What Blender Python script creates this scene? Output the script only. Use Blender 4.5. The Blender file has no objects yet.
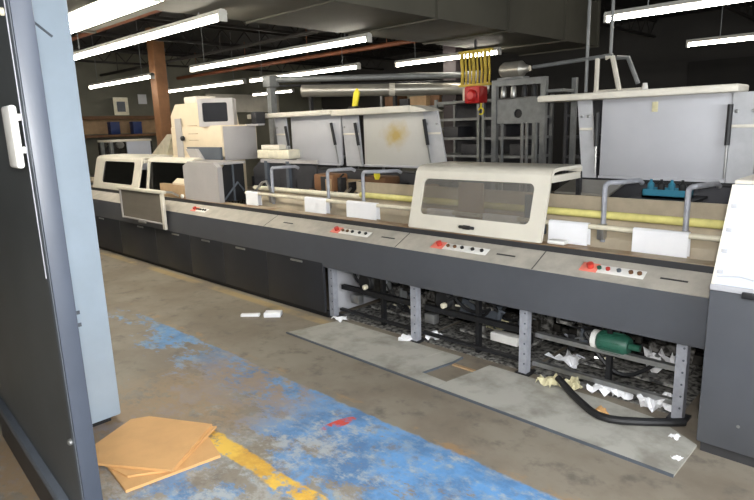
import bpy, bmesh, math, random
from mathutils import Vector, Matrix
random.seed(7)
scene = bpy.context.scene
COL = scene.collection
PI = math.pi

# ------------------------------------------------------------------ materials
def lin(c):
    return tuple((v/255/12.92 if v/255 <= .04045 else ((v/255+.055)/1.055)**2.4) for v in c) + (1,)

def mat(name, rgb, rough=.5, metal=0., var=.12, scale=8., rgb2=None, bump=0., spec=.5, thr=None):
    """procedural painted / worn surface: base colour modulated by noise; rgb2 = stain colour"""
    m = bpy.data.materials.new(name); m.use_nodes = True
    nt = m.node_tree; N = nt.nodes; L = nt.links
    b = N['Principled BSDF']
    tc = N.new('ShaderNodeTexCoord')
    nz = N.new('ShaderNodeTexNoise'); nz.inputs['Scale'].default_value = scale
    nz.inputs['Detail'].default_value = 6; nz.inputs['Roughness'].default_value = .62
    L.new(tc.outputs['Object'], nz.inputs['Vector'])
    rp = N.new('ShaderNodeValToRGB')
    c = lin(rgb)
    d = lin(rgb2) if rgb2 else tuple(v*(1-2*var) for v in c[:3]) + (1,)
    lo, hi = thr if thr else (.35, .62)
    rp.color_ramp.elements[0].position = lo; rp.color_ramp.elements[0].color = d
    rp.color_ramp.elements[1].position = hi; rp.color_ramp.elements[1].color = c
    L.new(nz.outputs['Fac'], rp.inputs['Fac']); L.new(rp.outputs['Color'], b.inputs['Base Color'])
    b.inputs['Roughness'].default_value = rough; b.inputs['Metallic'].default_value = metal
    b.inputs['Specular IOR Level'].default_value = spec
    if bump:
        bp = N.new('ShaderNodeBump'); bp.inputs['Strength'].default_value = bump; bp.inputs['Distance'].default_value = .01
        L.new(nz.outputs['Fac'], bp.inputs['Height']); L.new(bp.outputs['Normal'], b.inputs['Normal'])
    return m

def emis(name, rgb, s):
    m = bpy.data.materials.new(name); m.use_nodes = True
    b = m.node_tree.nodes['Principled BSDF']
    b.inputs['Base Color'].default_value = lin((240, 240, 240))
    b.inputs['Emission Color'].default_value = lin(rgb); b.inputs['Emission Strength'].default_value = s
    return m

def glass(name, tint, haze, hazecol=(190, 185, 175)):
    m = bpy.data.materials.new(name); m.use_nodes = True
    nt = m.node_tree; N = nt.nodes; L = nt.links; N.remove(N['Principled BSDF'])
    out = N['Material Output']
    t = N.new('ShaderNodeBsdfTransparent'); t.inputs['Color'].default_value = lin(tint)
    d = N.new('ShaderNodeBsdfDiffuse'); d.inputs['Color'].default_value = lin(hazecol)
    g = N.new('ShaderNodeBsdfGlossy'); g.inputs['Roughness'].default_value = .12
    a = N.new('ShaderNodeMixShader')
    nz = N.new('ShaderNodeTexNoise'); nz.inputs['Scale'].default_value = 5
    mr = N.new('ShaderNodeMapRange'); mr.inputs['To Min'].default_value = haze*.9; mr.inputs['To Max'].default_value = haze*1.1
    L.new(nz.outputs['Fac'], mr.inputs['Value']); L.new(mr.outputs['Result'], a.inputs['Fac'])
    L.new(t.outputs[0], a.inputs[1]); L.new(d.outputs[0], a.inputs[2])
    f = N.new('ShaderNodeFresnel'); f.inputs['IOR'].default_value = 1.4
    c = N.new('ShaderNodeMixShader'); L.new(f.outputs[0], c.inputs['Fac'])
    L.new(a.outputs[0], c.inputs[1]); L.new(g.outputs[0], c.inputs[2])
    L.new(c.outputs[0], out.inputs['Surface'])
    return m

M = dict(
    skirt=mat('skirt_paint', (40, 41, 45), .45, var=.08, scale=3),
    apron=mat('apron_paint', (80, 82, 87), .42, var=.06, scale=2.5),
    console=mat('console_paint', (184, 178, 166), .45, var=.13, scale=6),
    ledge=mat('ledge_rust', (172, 158, 134), .5, rgb2=(140, 104, 64), scale=3.2, thr=(.36, .56)),
    strip=mat('strip_dark', (52, 52, 54), .5, var=.1),
    beige=mat('hood_beige', (214, 208, 193), .42, var=.035, scale=4),
    debris=mat('debris_floor', (150, 148, 142), .7, rgb2=(36, 35, 34), scale=26, thr=(.40, .60), bump=.3),
    mottled=mat('mottled_metal', (138, 136, 132), .5, metal=.2, rgb2=(44, 42, 40), scale=22, thr=(.42, .58)),
    lid=mat('lid_grey', (178, 178, 182), .5, var=.03, scale=3),
    lidst=mat('lid_cap', (216, 210, 196), .5, var=.06, scale=6),
    arm=mat('lid_arm', (178, 178, 180), .45, var=.06, scale=9),
    black=mat('black_rubber', (24, 24, 26), .55, var=.1),
    dark=mat('dark_steel', (48, 48, 50), .5, metal=.3, var=.2, scale=14),
    grime=mat('grimy_iron', (66, 63, 58), .6, metal=.4, rgb2=(28, 26, 24), scale=12, bump=.3),
    steel=mat('bright_steel', (176, 176, 174), .3, metal=.8, var=.12, scale=14),
    post=mat('post_steel', (168, 170, 178), .45, metal=.2, var=.12, scale=16),
    yellow=mat('yellow_rail', (232, 222, 140), .25, var=.1, scale=10),
    cream=mat('cream_rail', (228, 220, 196), .45, var=.1, scale=10),
    backp=mat('back_plate', (186, 172, 148), .5, var=.1, scale=5),
    paper=mat('white_paper', (246, 246, 248), .7, var=.02),
    paperold=mat('old_paper', (206, 198, 160), .8, var=.1, scale=20),
    card=mat('cardboard', (216, 168, 110), .75, var=.05, scale=5),
    tower=mat('tower_beige', (214, 198, 170), .5, var=.04, scale=4),
    towerg=mat('tower_grey', (168, 164, 162), .5, var=.04, scale=4),
    slate=mat('slate_panel', (84, 90, 98), .5, var=.06),
    screen=mat('screen_glass', (40, 40, 44), .15, var=.03),
    cover=mat('white_cover', (200, 206, 220), .35, var=.03, scale=5),
    cabb=mat('cabinet_blue', (164, 178, 191), .42, var=.05, scale=2.5),
    cabs=mat('door_flange', (62, 68, 80), .42, var=.07, scale=3),
    cabd=mat('door_grey', (70, 73, 75), .45, var=.12, scale=2.0),
    white=mat('white_plastic', (232, 230, 224), .4, var=.03),
    red=mat('red_paint', (205, 40, 40), .4, var=.05),
    redbtn=mat('red_button', (190, 60, 50), .35, var=.03),
    pinkpl=mat('stop_plate', (232, 130, 112), .5, var=.03),
    green=mat('green_motor', (40, 92, 74), .45, var=.1, scale=14),
    teal=mat('teal_plastic', (50, 122, 146), .4, var=.06),
    hoist=mat('yellow_paint', (214, 184, 60), .5, var=.14, scale=10),
    lime=mat('yellow_tag', (232, 216, 50), .55, var=.05),
    boardm=mat('floor_plate', (176, 174, 165), .6, rgb2=(140, 136, 126), scale=3.5, thr=(.34, .55), bump=.1),
    duct=mat('duct_metal', (84, 81, 70), .75, metal=0., var=.12, scale=1.2),
    ceil=mat('ceiling_dark', (26, 24, 22), .8, var=.2, scale=2),
    joist=mat('joist_dark', (34, 30, 27), .7, var=.2, scale=6),
    rust=mat('rust_pipe', (128, 74, 46), .6, var=.16, scale=7),
    wood=mat('column_wood', (140, 98, 64), .6, var=.12, scale=5),
    col=mat('column_dark', (58, 50, 52), .6, var=.1, scale=4),
    wall=mat('wall_olive', (118, 116, 102), .8, var=.08, scale=1.5),
    wallb=mat('wall_dark', (48, 46, 44), .8, var=.1, scale=1.2),
    rack=mat('rack_grey', (128, 130, 130), .5, metal=.3, var=.12, scale=10),
    bin=mat('bin_dark', (56, 56, 60), .6, var=.14, scale=6),
    tan=mat('tan_board', (176, 146, 110), .7, var=.12, scale=6),
    brown=mat('brown_board', (112, 78, 50), .7, var=.15, scale=6),
    blue=mat('blue_plastic', (34, 54, 108), .5, var=.1),
    zinc=mat('zinc_sheet', (170, 166, 156), .35, metal=.6, var=.08, scale=3),
    fixture=mat('fixture_white', (200, 198, 190), .5, var=.04),
    tube=emis('tube_glow', (255, 248, 234), 30.),
    tubec=emis('tube_glow_cool', (240, 246, 255), 26.),
    glass=glass('guard_glass', (230, 227, 222), .20, (180, 176, 168)),
    darkglass=glass('dark_guard_glass', (96, 96, 98), .05, (70, 70, 70)),
    clear=glass('clear_sheet', (205, 205, 205), .5, (160, 152, 140)),
    stain=mat('stained_lid', (186, 184, 178), .5, var=.03, scale=3),
)

def stain_lid():          # the old yellow glue stain on the second lid
    m = M['stain']; nt = m.node_tree; N = nt.nodes; L = nt.links; b = N['Principled BSDF']
    src = b.inputs['Base Color'].links[0].from_socket
    tc = [n for n in N if n.type == 'TEX_COORD'][0]
    mp = N.new('ShaderNodeMapping'); mp.inputs['Location'].default_value = (.05, 0, -.33)
    mp.vector_type = 'POINT'
    L.new(tc.outputs['Object'], mp.inputs['Vector'])
    vm = N.new('ShaderNodeVectorMath'); vm.operation = 'MULTIPLY'; vm.inputs[1].default_value = (4.2, 0, 6.)
    L.new(mp.outputs[0], vm.inputs[0])
    ln = N.new('ShaderNodeVectorMath'); ln.operation = 'LENGTH'; L.new(vm.outputs[0], ln.inputs[0])
    nz = N.new('ShaderNodeTexNoise'); nz.inputs['Scale'].default_value = 9; nz.inputs['Detail'].default_value = 5
    L.new(tc.outputs['Object'], nz.inputs['Vector'])
    ad = N.new('ShaderNodeMath'); ad.operation = 'MULTIPLY_ADD'; ad.inputs[1].default_value = 1.1
    L.new(nz.outputs['Fac'], ad.inputs[0]); L.new(ln.outputs['Value'], ad.inputs[2])
    mr = N.new('ShaderNodeMapRange'); mr.inputs['From Min'].default_value = 1.45; mr.inputs['From Max'].default_value = .75
    L.new(ad.outputs[0], mr.inputs['Value'])
    mx = N.new('ShaderNodeMix'); mx.data_type = 'RGBA'; L.new(mr.outputs['Result'], mx.inputs['Factor'])
    L.new(src, mx.inputs[6]); mx.inputs[7].default_value = lin((172, 148, 84)); L.new(mx.outputs[2], b.inputs['Base Color'])
stain_lid()

def floor_material():
    m = bpy.data.materials.new('painted_concrete'); m.use_nodes = True
    nt = m.node_tree; N = nt.nodes; L = nt.links; b = N['Principled BSDF']
    tc = N.new('ShaderNodeTexCoord'); P = tc.outputs['Object']
    sp = N.new('ShaderNodeSeparateXYZ'); L.new(P, sp.inputs[0]); X, Y = sp.outputs['X'], sp.outputs['Y']
    def noise(s, det=6, rough=.6, stretch=None):
        n = N.new('ShaderNodeTexNoise'); n.inputs['Scale'].default_value = s; n.inputs['Detail'].default_value = det
        n.inputs['Roughness'].default_value = rough
        if stretch:
            v = N.new('ShaderNodeVectorMath'); v.operation = 'MULTIPLY'; v.inputs[1].default_value = stretch
            L.new(P, v.inputs[0]); L.new(v.outputs[0], n.inputs['Vector'])
        else: L.new(P, n.inputs['Vector'])
        return n.outputs['Fac']
    def ma(op, a, b_=None, c=None):
        n = N.new('ShaderNodeMath'); n.operation = op
        for i, v in enumerate((a, b_, c)):
            if v is None: continue
            if isinstance(v, (int, float)): n.inputs[i].default_value = v
            else: L.new(v, n.inputs[i])
        return n.outputs[0]
    def step(v, lo, hi):
        n = N.new('ShaderNodeMapRange'); n.interpolation_type = 'SMOOTHSTEP'
        n.inputs['From Min'].default_value = lo; n.inputs['From Max'].default_value = hi
        L.new(v, n.inputs['Value']); return n.outputs['Result']
    def mix(f, a, c):
        n = N.new('ShaderNodeMix'); n.data_type = 'RGBA'; L.new(f, n.inputs['Factor'])
        for i, v in ((6, a), (7, c)):
            if isinstance(v, tuple): n.inputs[i].default_value = lin(v)
            else: L.new(v, n.inputs[i])
        return n.outputs[2]
    n1 = noise(1.3); n2 = noise(6, 8, .65); n3 = noise(3.2, 9, .7); n4 = noise(5.5, 8, .7); n5 = noise(2.6, 9, .72, (1, 1.5, 1)); n8 = noise(1.9, 8, .7); n7 = noise(9., 9, .75, (1, 1.4, 1))
    base = mix(step(n1, .38, .62), (122, 112, 98), (140, 132, 118))
    base = mix(step(n2, .5, .72), base, (104, 97, 88))
    # painted gangway: worn blue, strongest towards +x
    yw = ma('MULTIPLY_ADD', n4, .10, Y)
    zone = ma('MULTIPLY', step(yw, 2.262, 2.238), step(yw, .2, .5))
    wear = ma('MULTIPLY_ADD', step(X, -6.0, -1.6), .22, n5)
    wear = ma('MULTIPLY_ADD', step(Y, 1.5, 2.15), .19, wear)
    wear = ma('MULTIPLY_ADD', ma('SUBTRACT', n7, .5), .42, wear)
    # grey scuffed undercoat below the blue
    scuff = ma('MULTIPLY', ma('MULTIPLY', zone, step(ma('MULTIPLY_ADD', n7, .5, ma('MULTIPLY', n3, .6)), .50, .60)), step(X, -4.0, -2.6))
    f = mix(ma('MULTIPLY', scuff, .8), base, mix(step(n4, .42, .6), (132, 134, 134), (176, 174, 168)))
    blue = ma('MULTIPLY', zone, step(wear, .70, .77))
    blue = ma('MULTIPLY', blue, step(X, -5.7, -5.3))
    bcol = mix(step(n3, .38, .62), (74, 118, 164), (96, 152, 206))
    bcol = mix(ma('MULTIPLY', step(n7, .46, .64), .7), bcol, (146, 160, 170))
    f = mix(ma('MULTIPLY', blue, .92), f, bcol)
    wsc = ma('MULTIPLY', ma('MULTIPLY', zone, step(ma('MULTIPLY_ADD', n7, .5, ma('MULTIPLY', n8, .6)), .56, .66)), step(X, -3.4, -2.4))
    f = mix(ma('MULTIPLY', wsc, .75), f, (176, 178, 176))
    patch = ma('MULTIPLY', ma('MULTIPLY', zone, step(n4, .54, .66)), step(X, -4.6, -3.0))
    f = mix(ma('MULTIPLY', patch, .7), f, (122, 112, 98))
    # ochre undercoat near the worn end
    och = ma('MULTIPLY', ma('MULTIPLY', step(X, -4.1, -3.4), step(X, -2.4, -2.9)), ma('MULTIPLY', zone, step(ma('MULTIPLY_ADD', n7, .4, ma('MULTIPLY', n5, .6)), .44, .52)))
    f = mix(ma('MULTIPLY', och, .8), f, (152, 126, 94))
    edge = ma('MULTIPLY', step(ma('ABSOLUTE', ma('SUBTRACT', yw, 2.29)), .06, .02), step(n5, .5, .62))
    f = mix(ma('MULTIPLY', edge, .55), f, (168, 130, 84))
    # ochre seam along the machine's foot
    seam = ma('MULTIPLY', step(ma('ABSOLUTE', ma('SUBTRACT', Y, 3.13)), .07, .03), ma('MULTIPLY', step(X, -3.5, -3.7), step(n1, .40, .55)))
    f = mix(ma('MULTIPLY', seam, .7), f, (176, 150, 100))
    # yellow line
    yl = ma('MULTIPLY', step(ma('ABSOLUTE', ma('SUBTRACT', yw, 1.505)), .062, .045), step(X, -3.0, -2.8))
    yl = ma('MULTIPLY', yl, step(ma('MULTIPLY_ADD', n7, .5, ma('MULTIPLY', n2, .5)), .58, .50))
    f = mix(yl, f, mix(step(n3, .4, .6), (206, 156, 56), (232, 190, 72)))
    # red mark
    rx = ma('ADD', X, 2.31); ry = ma('SUBTRACT', Y, 2.02)
    u = ma('ADD', ma('MULTIPLY', rx, .2), ma('MULTIPLY', ry, .98)); v = ma('SUBTRACT', ma('MULTIPLY', rx, .98), ma('MULTIPLY', ry, .2))
    rr = ma('ADD', ma('POWER', ma('MULTIPLY', u, 8.5), 2), ma('POWER', ma('MULTIPLY', v, 26), 2))
    f = mix(ma('MULTIPLY', step(rr, 1.1, .8), step(n7, .42, .52)), f, (206, 74, 58))
    L.new(f, b.inputs['Base Color']); b.inputs['Roughness'].default_value = .55
    bp = N.new('ShaderNodeBump'); bp.inputs['Strength'].default_value = .12; bp.inputs['Distance'].default_value = .01
    L.new(n2, bp.inputs['Height']); L.new(bp.outputs['Normal'], b.inputs['Normal'])
    return m
M['floor'] = floor_material()

# ------------------------------------------------------------------ mesh builder
class MB:
    def __init__(s): s.bm = bmesh.new()
    def _xf(s, verts, mx):
        if mx is not None: bmesh.ops.transform(s.bm, matrix=mx, verts=verts)
    def box(s, x0, x1, y0, y1, z0, z1, r=0., mx=None, seg=2):
        g = bmesh.ops.create_cube(s.bm, size=1.); vs = g['verts']
        T = Matrix.Translation(((x0+x1)/2, (y0+y1)/2, (z0+z1)/2)) @ Matrix.Diagonal((abs(x1-x0), abs(y1-y0), abs(z1-z0), 1))
        bmesh.ops.transform(s.bm, matrix=T, verts=vs)
        if r > 0:
            es = list({e for v in vs for e in v.link_edges})
            r2 = bmesh.ops.bevel(s.bm, geom=es, offset=min(r, .45*min(abs(x1-x0), abs(y1-y0), abs(z1-z0))), segments=seg, profile=.5, affect='EDGES')
            vs = list({v for f in r2['faces'] for v in f.verts} | {v for v in vs if v.is_valid})
        s._xf(vs, mx); return s
    def prism(s, pts, a0, a1, axis='x', mx=None):
        """polygon extruded along axis: x -> pts are (y,z); y -> (x,z); z -> (x,y)"""
        def P(p, a): return {'x': (a, p[0], p[1]), 'y': (p[0], a, p[1]), 'z': (p[0], p[1], a)}[axis]
        A = [s.bm.verts.new(P(p, a0)) for p in pts]; B = [s.bm.verts.new(P(p, a1)) for p in pts]
        n = len(pts); fs = [s.bm.faces.new(A), s.bm.faces.new(B[::-1])]
        for i in range(n): fs.append(s.bm.faces.new((A[(i+1) % n], A[i], B[i], B[(i+1) % n])))
        s._xf(A+B, mx); return s
    def tube(s, path, r, n=10, closed=False, taper=None):
        path = [Vector(p) for p in path]; rings = []
        up = None
        for i, p in enumerate(path):
            a = path[max(i-1, 0)]; b = path[min(i+1, len(path)-1)]
            t = (b-a).normalized()
            if up is None:
                up = Vector((0, 0, 1)) if abs(t.z) < .9 else Vector((1, 0, 0))
            u = t.cross(up)
            if u.length < 1e-5: u = t.orthogonal()
            u.normalize(); w = u.cross(t).normalized(); up = w
            rr = r if taper is None else taper[i]
            rings.append([s.bm.verts.new(p + (u*math.cos(k*2*PI/n) + w*math.sin(k*2*PI/n))*rr) for k in range(n)])
        for a, b in zip(rings, rings[1:]):
            for k in range(n): s.bm.faces.new((a[k], a[(k+1) % n], b[(k+1) % n], b[k]))
        s.bm.faces.new(rings[0][::-1]); s.bm.faces.new(rings[-1]); return s
    def cyl(s, p0, p1, r, n=20): return s.tube([p0, p1], r, n)
    def lathe(s, prof, c, axis='z', n=20):
        rings = []
        for r, h in prof:
            ring = []
            for k in range(n):
                a = 2*PI*k/n; u, v = r*math.cos(a), r*math.sin(a)
                q = {'z': (u, v, h), 'y': (u, h, v), 'x': (h, u, v)}[axis]
                ring.append(s.bm.verts.new((c[0]+q[0], c[1]+q[1], c[2]+q[2])))
            rings.append(ring)
        for a, b in zip(rings, rings[1:]):
            for k in range(n): s.bm.faces.new((a[k], a[(k+1) % n], b[(k+1) % n], b[k]))
        s.bm.faces.new(rings[0][::-1]); s.bm.faces.new(rings[-1]); return s
    def frame(s, outer, inner, r1, r2, th, mx, k=5):
        """flat plate with a rounded hole; local (u,v) plane, thickness along local w"""
        def loop(rc, r):
            x0, x1, y0, y1 = rc; out = []
            for cx, cy, a0 in ((x1-r, y1-r, 0), (x0+r, y1-r, PI/2), (x0+r, y0+r, PI), (x1-r, y0+r, 1.5*PI)):
                for i in range(k+1):
                    a = a0 + i*PI/2/k; out.append((cx+r*math.cos(a), cy+r*math.sin(a)))
            return out
        o, q = loop(outer, r1), loop(inner, r2)
        L4 = [[s.bm.verts.new((x, y, z)) for x, y in lp] for lp, z in ((o, 0), (q, 0), (o, th), (q, th))]
        n = len(o)
        for i in range(n):
            j = (i+1) % n; O0, I0, O1, I1 = L4
            for f in ((O0[j], O0[i], I0[i], I0[j]), (O1[i], O1[j], I1[j], I1[i]), (O0[i], O0[j], O1[j], O1[i]), (I0[j], I0[i], I1[i], I1[j])):
                s.bm.faces.new(f)
        s._xf([v for l in L4 for v in l], mx); return s
    def rplate(s, rc, r, th, mx, k=5):
        x0, x1, y0, y1 = rc; pts = []
        for cx, cy, a0 in ((x1-r, y1-r, 0), (x0+r, y1-r, PI/2), (x0+r, y0+r, PI), (x1-r, y0+r, 1.5*PI)):
            for i in range(k+1):
                a = a0 + i*PI/2/k; pts.append((cx+r*math.cos(a), cy+r*math.sin(a)))
        return s.prism(pts, 0, th, 'z', mx)
    def grid(s, f, nu, nv, th=.002):
        V = [[s.bm.verts.new(f(i/nu, j/nv)) for j in range(nv+1)] for i in range(nu+1)]
        W = [[s.bm.verts.new(Vector(f(i/nu, j/nv)) - Vector((0, 0, th))) for j in range(nv+1)] for i in range(nu+1)]
        for i in range(nu):
            for j in range(nv):
                s.bm.faces.new((V[i][j], V[i+1][j], V[i+1][j+1], V[i][j+1]))
                s.bm.faces.new((W[i][j+1], W[i+1][j+1], W[i+1][j], W[i][j]))
        for i in range(nu):
            s.bm.faces.new((V[i+1][0], V[i][0], W[i][0], W[i+1][0])); s.bm.faces.new((V[i][nv], V[i+1][nv], W[i+1][nv], W[i][nv]))
        for j in range(nv):
            s.bm.faces.new((V[0][j], V[0][j+1], W[0][j+1], W[0][j])); s.bm.faces.new((V[nu][j+1], V[nu][j], W[nu][j], W[nu][j+1]))
        return s
    def build(s, name, m, origin=(0, 0, 0), smooth=35):
        bmesh.ops.recalc_face_normals(s.bm, faces=s.bm.faces)
        if any(origin): bmesh.ops.translate(s.bm, verts=s.bm.verts, vec=-Vector(origin))
        me = bpy.data.meshes.new(name)
        if smooth:
            for f in s.bm.faces: f.smooth = True
            for e in s.bm.edges:
                if len(e.link_faces) != 2 or e.calc_face_angle(0) > math.radians(smooth): e.smooth = False
        s.bm.to_mesh(me); s.bm.free(); me.materials.append(M[m])
        o = bpy.data.objects.new(name, me); COL.objects.link(o); return o

def tag(o, label, cat, group=None):
    o['label'] = label; o['category'] = cat
    if group: o['group'] = group
    return o
def thing(name, label, cat, loc, group=None):
    o = bpy.data.objects.new(name, None); o.empty_display_size = .1; COL.objects.link(o); o.location = loc
    return tag(o, label, cat, group)
def origin(p):
    v = Vector((0, 0, 0))
    while p: v += Vector(p.location); p = p.parent
    return v
def part(name, mb, m, parent, label=None, smooth=35):     # mb is in world coordinates
    o = mb.build(name, m, tuple(origin(parent)), smooth); o.parent = parent
    if label: o['label'] = label
    return o
def solo(name, mb, m, loc, label, cat, group=None, smooth=35):
    o = mb.build(name, m, loc, smooth); o.location = loc
    return tag(o, label, cat, group)
def struct(name, mb, m):
    o = mb.build(name, m); o['kind'] = 'structure'; return o
def arc(c, r, a0, a1, n, plane='xz'):
    out = []
    for i in range(n+1):
        a = a0+(a1-a0)*i/n; u, v = r*math.cos(a), r*math.sin(a)
        out.append({'xz': (c[0]+u, c[1], c[2]+v), 'yz': (c[0], c[1]+u, c[2]+v), 'xy': (c[0]+u, c[1]+v, c[2])}[plane])
    return out

# ------------------------------------------------------------------ room
X0, X1, Y0, Y1, ZC = -15.0, 4.0, -4.0, 13.0, 3.6
struct('floor', MB().box(X0-.2, X1+.2, Y0-.2, Y1+.2, -.12, 0), 'floor')
struct('ceiling', MB().box(X0-.2, X1+.2, Y0-.2, Y1+.2, ZC, ZC+.15), 'ceil')
struct('wall_left', MB().box(X0-.2, X0, Y0-.2, Y1+.2, 0, ZC), 'wall')
wr = MB()      # right wall with a wide daylight window beside the photographer
WY0, WY1, WZ0, WZ1 = -3.2, 2.4, .8, 3.1
wr.box(X1, X1+.2, Y0-.2, WY0, 0, ZC).box(X1, X1+.2, WY1, Y1+.2, 0, ZC).box(X1, X1+.2, WY0, WY1, 0, WZ0).box(X1, X1+.2, WY0, WY1, WZ1, ZC)
struct('wall_right', wr, 'wall')
w1 = MB()
for k in range(5):
    a = WY0+k*(WY1-WY0-.06)/4; w1.box(X1+.06, X1+.14, a, a+.06, WZ0, WZ1)
for z in (WZ0, (WZ0+WZ1)/2, WZ1-.06): w1.box(X1+.06, X1+.14, WY0, WY1, z, z+.06)
struct('window_1', w1, 'fixture')
struct('wall_back', MB().box(X0, X1, Y1, Y1+.2, 0, ZC), 'wallb')
struct('wall_front', MB().box(X0, X1, Y0-.2, Y0, 0, ZC), 'wall')
for i in range(9):      # open-web steel joists under the deck
    x = X0+.9+i*1.9
    j = MB().box(x-.04, x+.04, Y0, Y1, ZC-.06, ZC-.002).box(x-.03, x+.03, Y0, Y1, ZC-.36, ZC-.32)
    for k in range(34):
        y = Y0+.25+k*.5
        j.tube([(x, y-.25, ZC-.05), (x, y, ZC-.33), (x, y+.25, ZC-.05)], .012, 5)
    struct('trim_%d' % (i+1), j, 'joist')
struct('door_1', MB().box(-2.1, -.9, Y1-.06, Y1-.001, 0, 2.7), 'ceil')
struct('door_2', MB().box(-3.9, -2.5, Y1-.06, Y1-.001, 0, 2.7), 'ceil')

# ceiling duct
t = thing('air_duct', 'large rectangular sheet metal ventilation duct under the ceiling running away from the viewer', 'duct', (-4.5, 6, 2.70))
part('duct_body', MB().box(-5.15, -3.9, .6, 8.8, 2.70, 3.30), 'duct', t, smooth=0)
for y in (1.5, 3.55, 4.95, 6.3, 7.7, 8.72):
    part('flange', MB().box(-5.18, -3.87, y, y+.035, 2.685, 3.325), 'duct', t, smooth=0)
hg = MB()
for y in (2.4, 5.6, 8.2):
    for x in (-5.1, -3.95): hg.box(x-.015, x+.015, y, y+.02, 3.3, ZC)
part('hanger_strap', hg, 'rack', t, smooth=0)
t = thing('air_duct', 'dark rectangular branch duct at the top left beside the brightest ceiling light', 'duct', (-6.2, 3, 2.74))
part('duct_body', MB().box(-6.9, -5.19, 1.2, 2.75, 2.76, 3.28), 'duct', t, smooth=0)
part('flange', MB().box(-6.93, -6.89, 1.18, 2.77, 2.74, 3.3), 'duct', t, smooth=0)

# pipes under the ceiling
for (y, z, r, m, lab) in ((2.55, 3.02, .035, 'rust', 'rust brown sprinkler pipe between the two nearest lights at top left'),
                          (3.6, 3.1, .03, 'rust', 'rust brown sprinkler pipe above the second ceiling light'),
                          (6.0, 3.05, .03, 'joist', 'dark conduit crossing the ceiling behind the duct flange'),
                          (8.0, 3.05, .04, 'rust', 'far rusty sprinkler pipe above the back row of lights')):
    p = MB().cyl((X0, y, z), (-5.2 if y > 2.7 else -7.0, y, z), r, 10)
    for k in range(4): p.cyl((-14+k*2.2, y, z), (-14+k*2.2, y, ZC), .008, 6)
    solo('ceiling_pipe', p, m, (-9, y, z-.04), lab, 'pipe', 'pipes under the ceiling')

# ------------------------------------------------------------------ lights
def fixture(x0, x1, y, label, z=2.6, w=.045, tubes=1, cool=False, deep=.035):
    t = thing('fluorescent_light', label, 'ceiling light', ((x0+x1)/2, y, z), 'fluorescent ceiling lights')
    prof = [(y-w, z+.035), (y-w*.45, z+.035+deep), (y+w*.45, z+.035+deep), (y+w, z+.035), (y+w*.9, z+.03), (y-w*.9, z+.03)]
    part('housing', MB().prism(prof, x0, x1, 'x'), 'fixture', t)
    for k in range(tubes):
        yy = y + (k-(tubes-1)/2)*w*1.0
        part('tube', MB().cyl((x0+.03, yy, z), (x1-.03, yy, z), 0.019, 10), 'tubec' if cool else 'tube', t)
    for x in (x0, x1-.025): part('end_cap', MB().box(x, x+.025, y-w*.85, y+w*.85, z-.03, z+.06), 'fixture', t)
    for x in (x0+.4, x1-.4): part('hanger_rod', MB().cyl((x, y, z+.035+deep), (x, y, 2.699 if (-5.15 < x < -3.9 and .6 < y < 8.8) else (2.759 if (-6.9 < x < -5.16 and 1.2 < y < 2.75) else ZC-.001)), .006, 6), 'rack', t)
F = fixture
F(-6.5, -4.2, 2.07, 'wide bright fluorescent light nearest the blue cabinet at top left', w=.12, tubes=3)
F(-9.3, -6.55, 2.07, 'wide fluorescent light mostly hidden behind the blue cabinet', w=.12, tubes=3)
F(-8.3, -4.62, 2.94, 'long fluorescent light second from the top left corner')
F(-12.2, -8.4, 2.94, 'fluorescent light hidden behind the top of the blue cabinet')
F(-8.76, -4.81, 4.92, 'long fluorescent light ending just left of the duct, third row')
F(-12.9, -10.1, 4.92, 'fluorescent light left of the wooden column')
F(-10.2, -7.1, 7.0, 'fluorescent light above the hanging guide rail, fourth row')
F(-14.0, -10.4, 7.0, 'fluorescent light above the tower monitor, far left of fourth row')
F(-14.2, -12.4, 9.8, 'farthest fluorescent light near the left wall')
F(-6.6, -4.66, 7.35, 'fluorescent light behind the yellow chain basket')
F(-2.58, 1.2, 5.95, 'fluorescent light at top right above the big open lid')
F(-2.75, .9, 9.0, 'farther fluorescent light at right in front of the dark wall')
F(-1.6, 1.4, .9, 'added unseen fluorescent light over the gangway near the viewer', cool=True, w=.16, tubes=3)  # unseen cool fixtures added above and behind the viewer to brighten the near area
F(-.6, 2.2, -.6, 'added unseen fluorescent light behind the viewer', cool=True, w=.16, tubes=3)
F(-4.2, -1.8, -1.4, 'added unseen fluorescent light behind the viewer at left', cool=True)

def lamp(name, kind, loc, rot, energy, col, size=None, sy=None):
    l = bpy.data.lights.new(name, kind); l.energy = energy; l.color = col
    if kind == 'AREA': l.shape = 'RECTANGLE'; l.size = size; l.size_y = sy
    o = bpy.data.objects.new(name, l); COL.objects.link(o); o.location = loc; o.rotation_euler = rot; return o
lamp('daylight_through_window', 'AREA', (X1+.3, -.4, 1.95), (0, PI/2, 0), 480, (.93, .97, 1.0), 2.2, 5.4)
fl = lamp('camera_flash', 'POINT', (.06, .0, 1.80), (0, 0, 0), 260, (1.0, .98, .95)); fl.data.shadow_soft_size = .06

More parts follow.
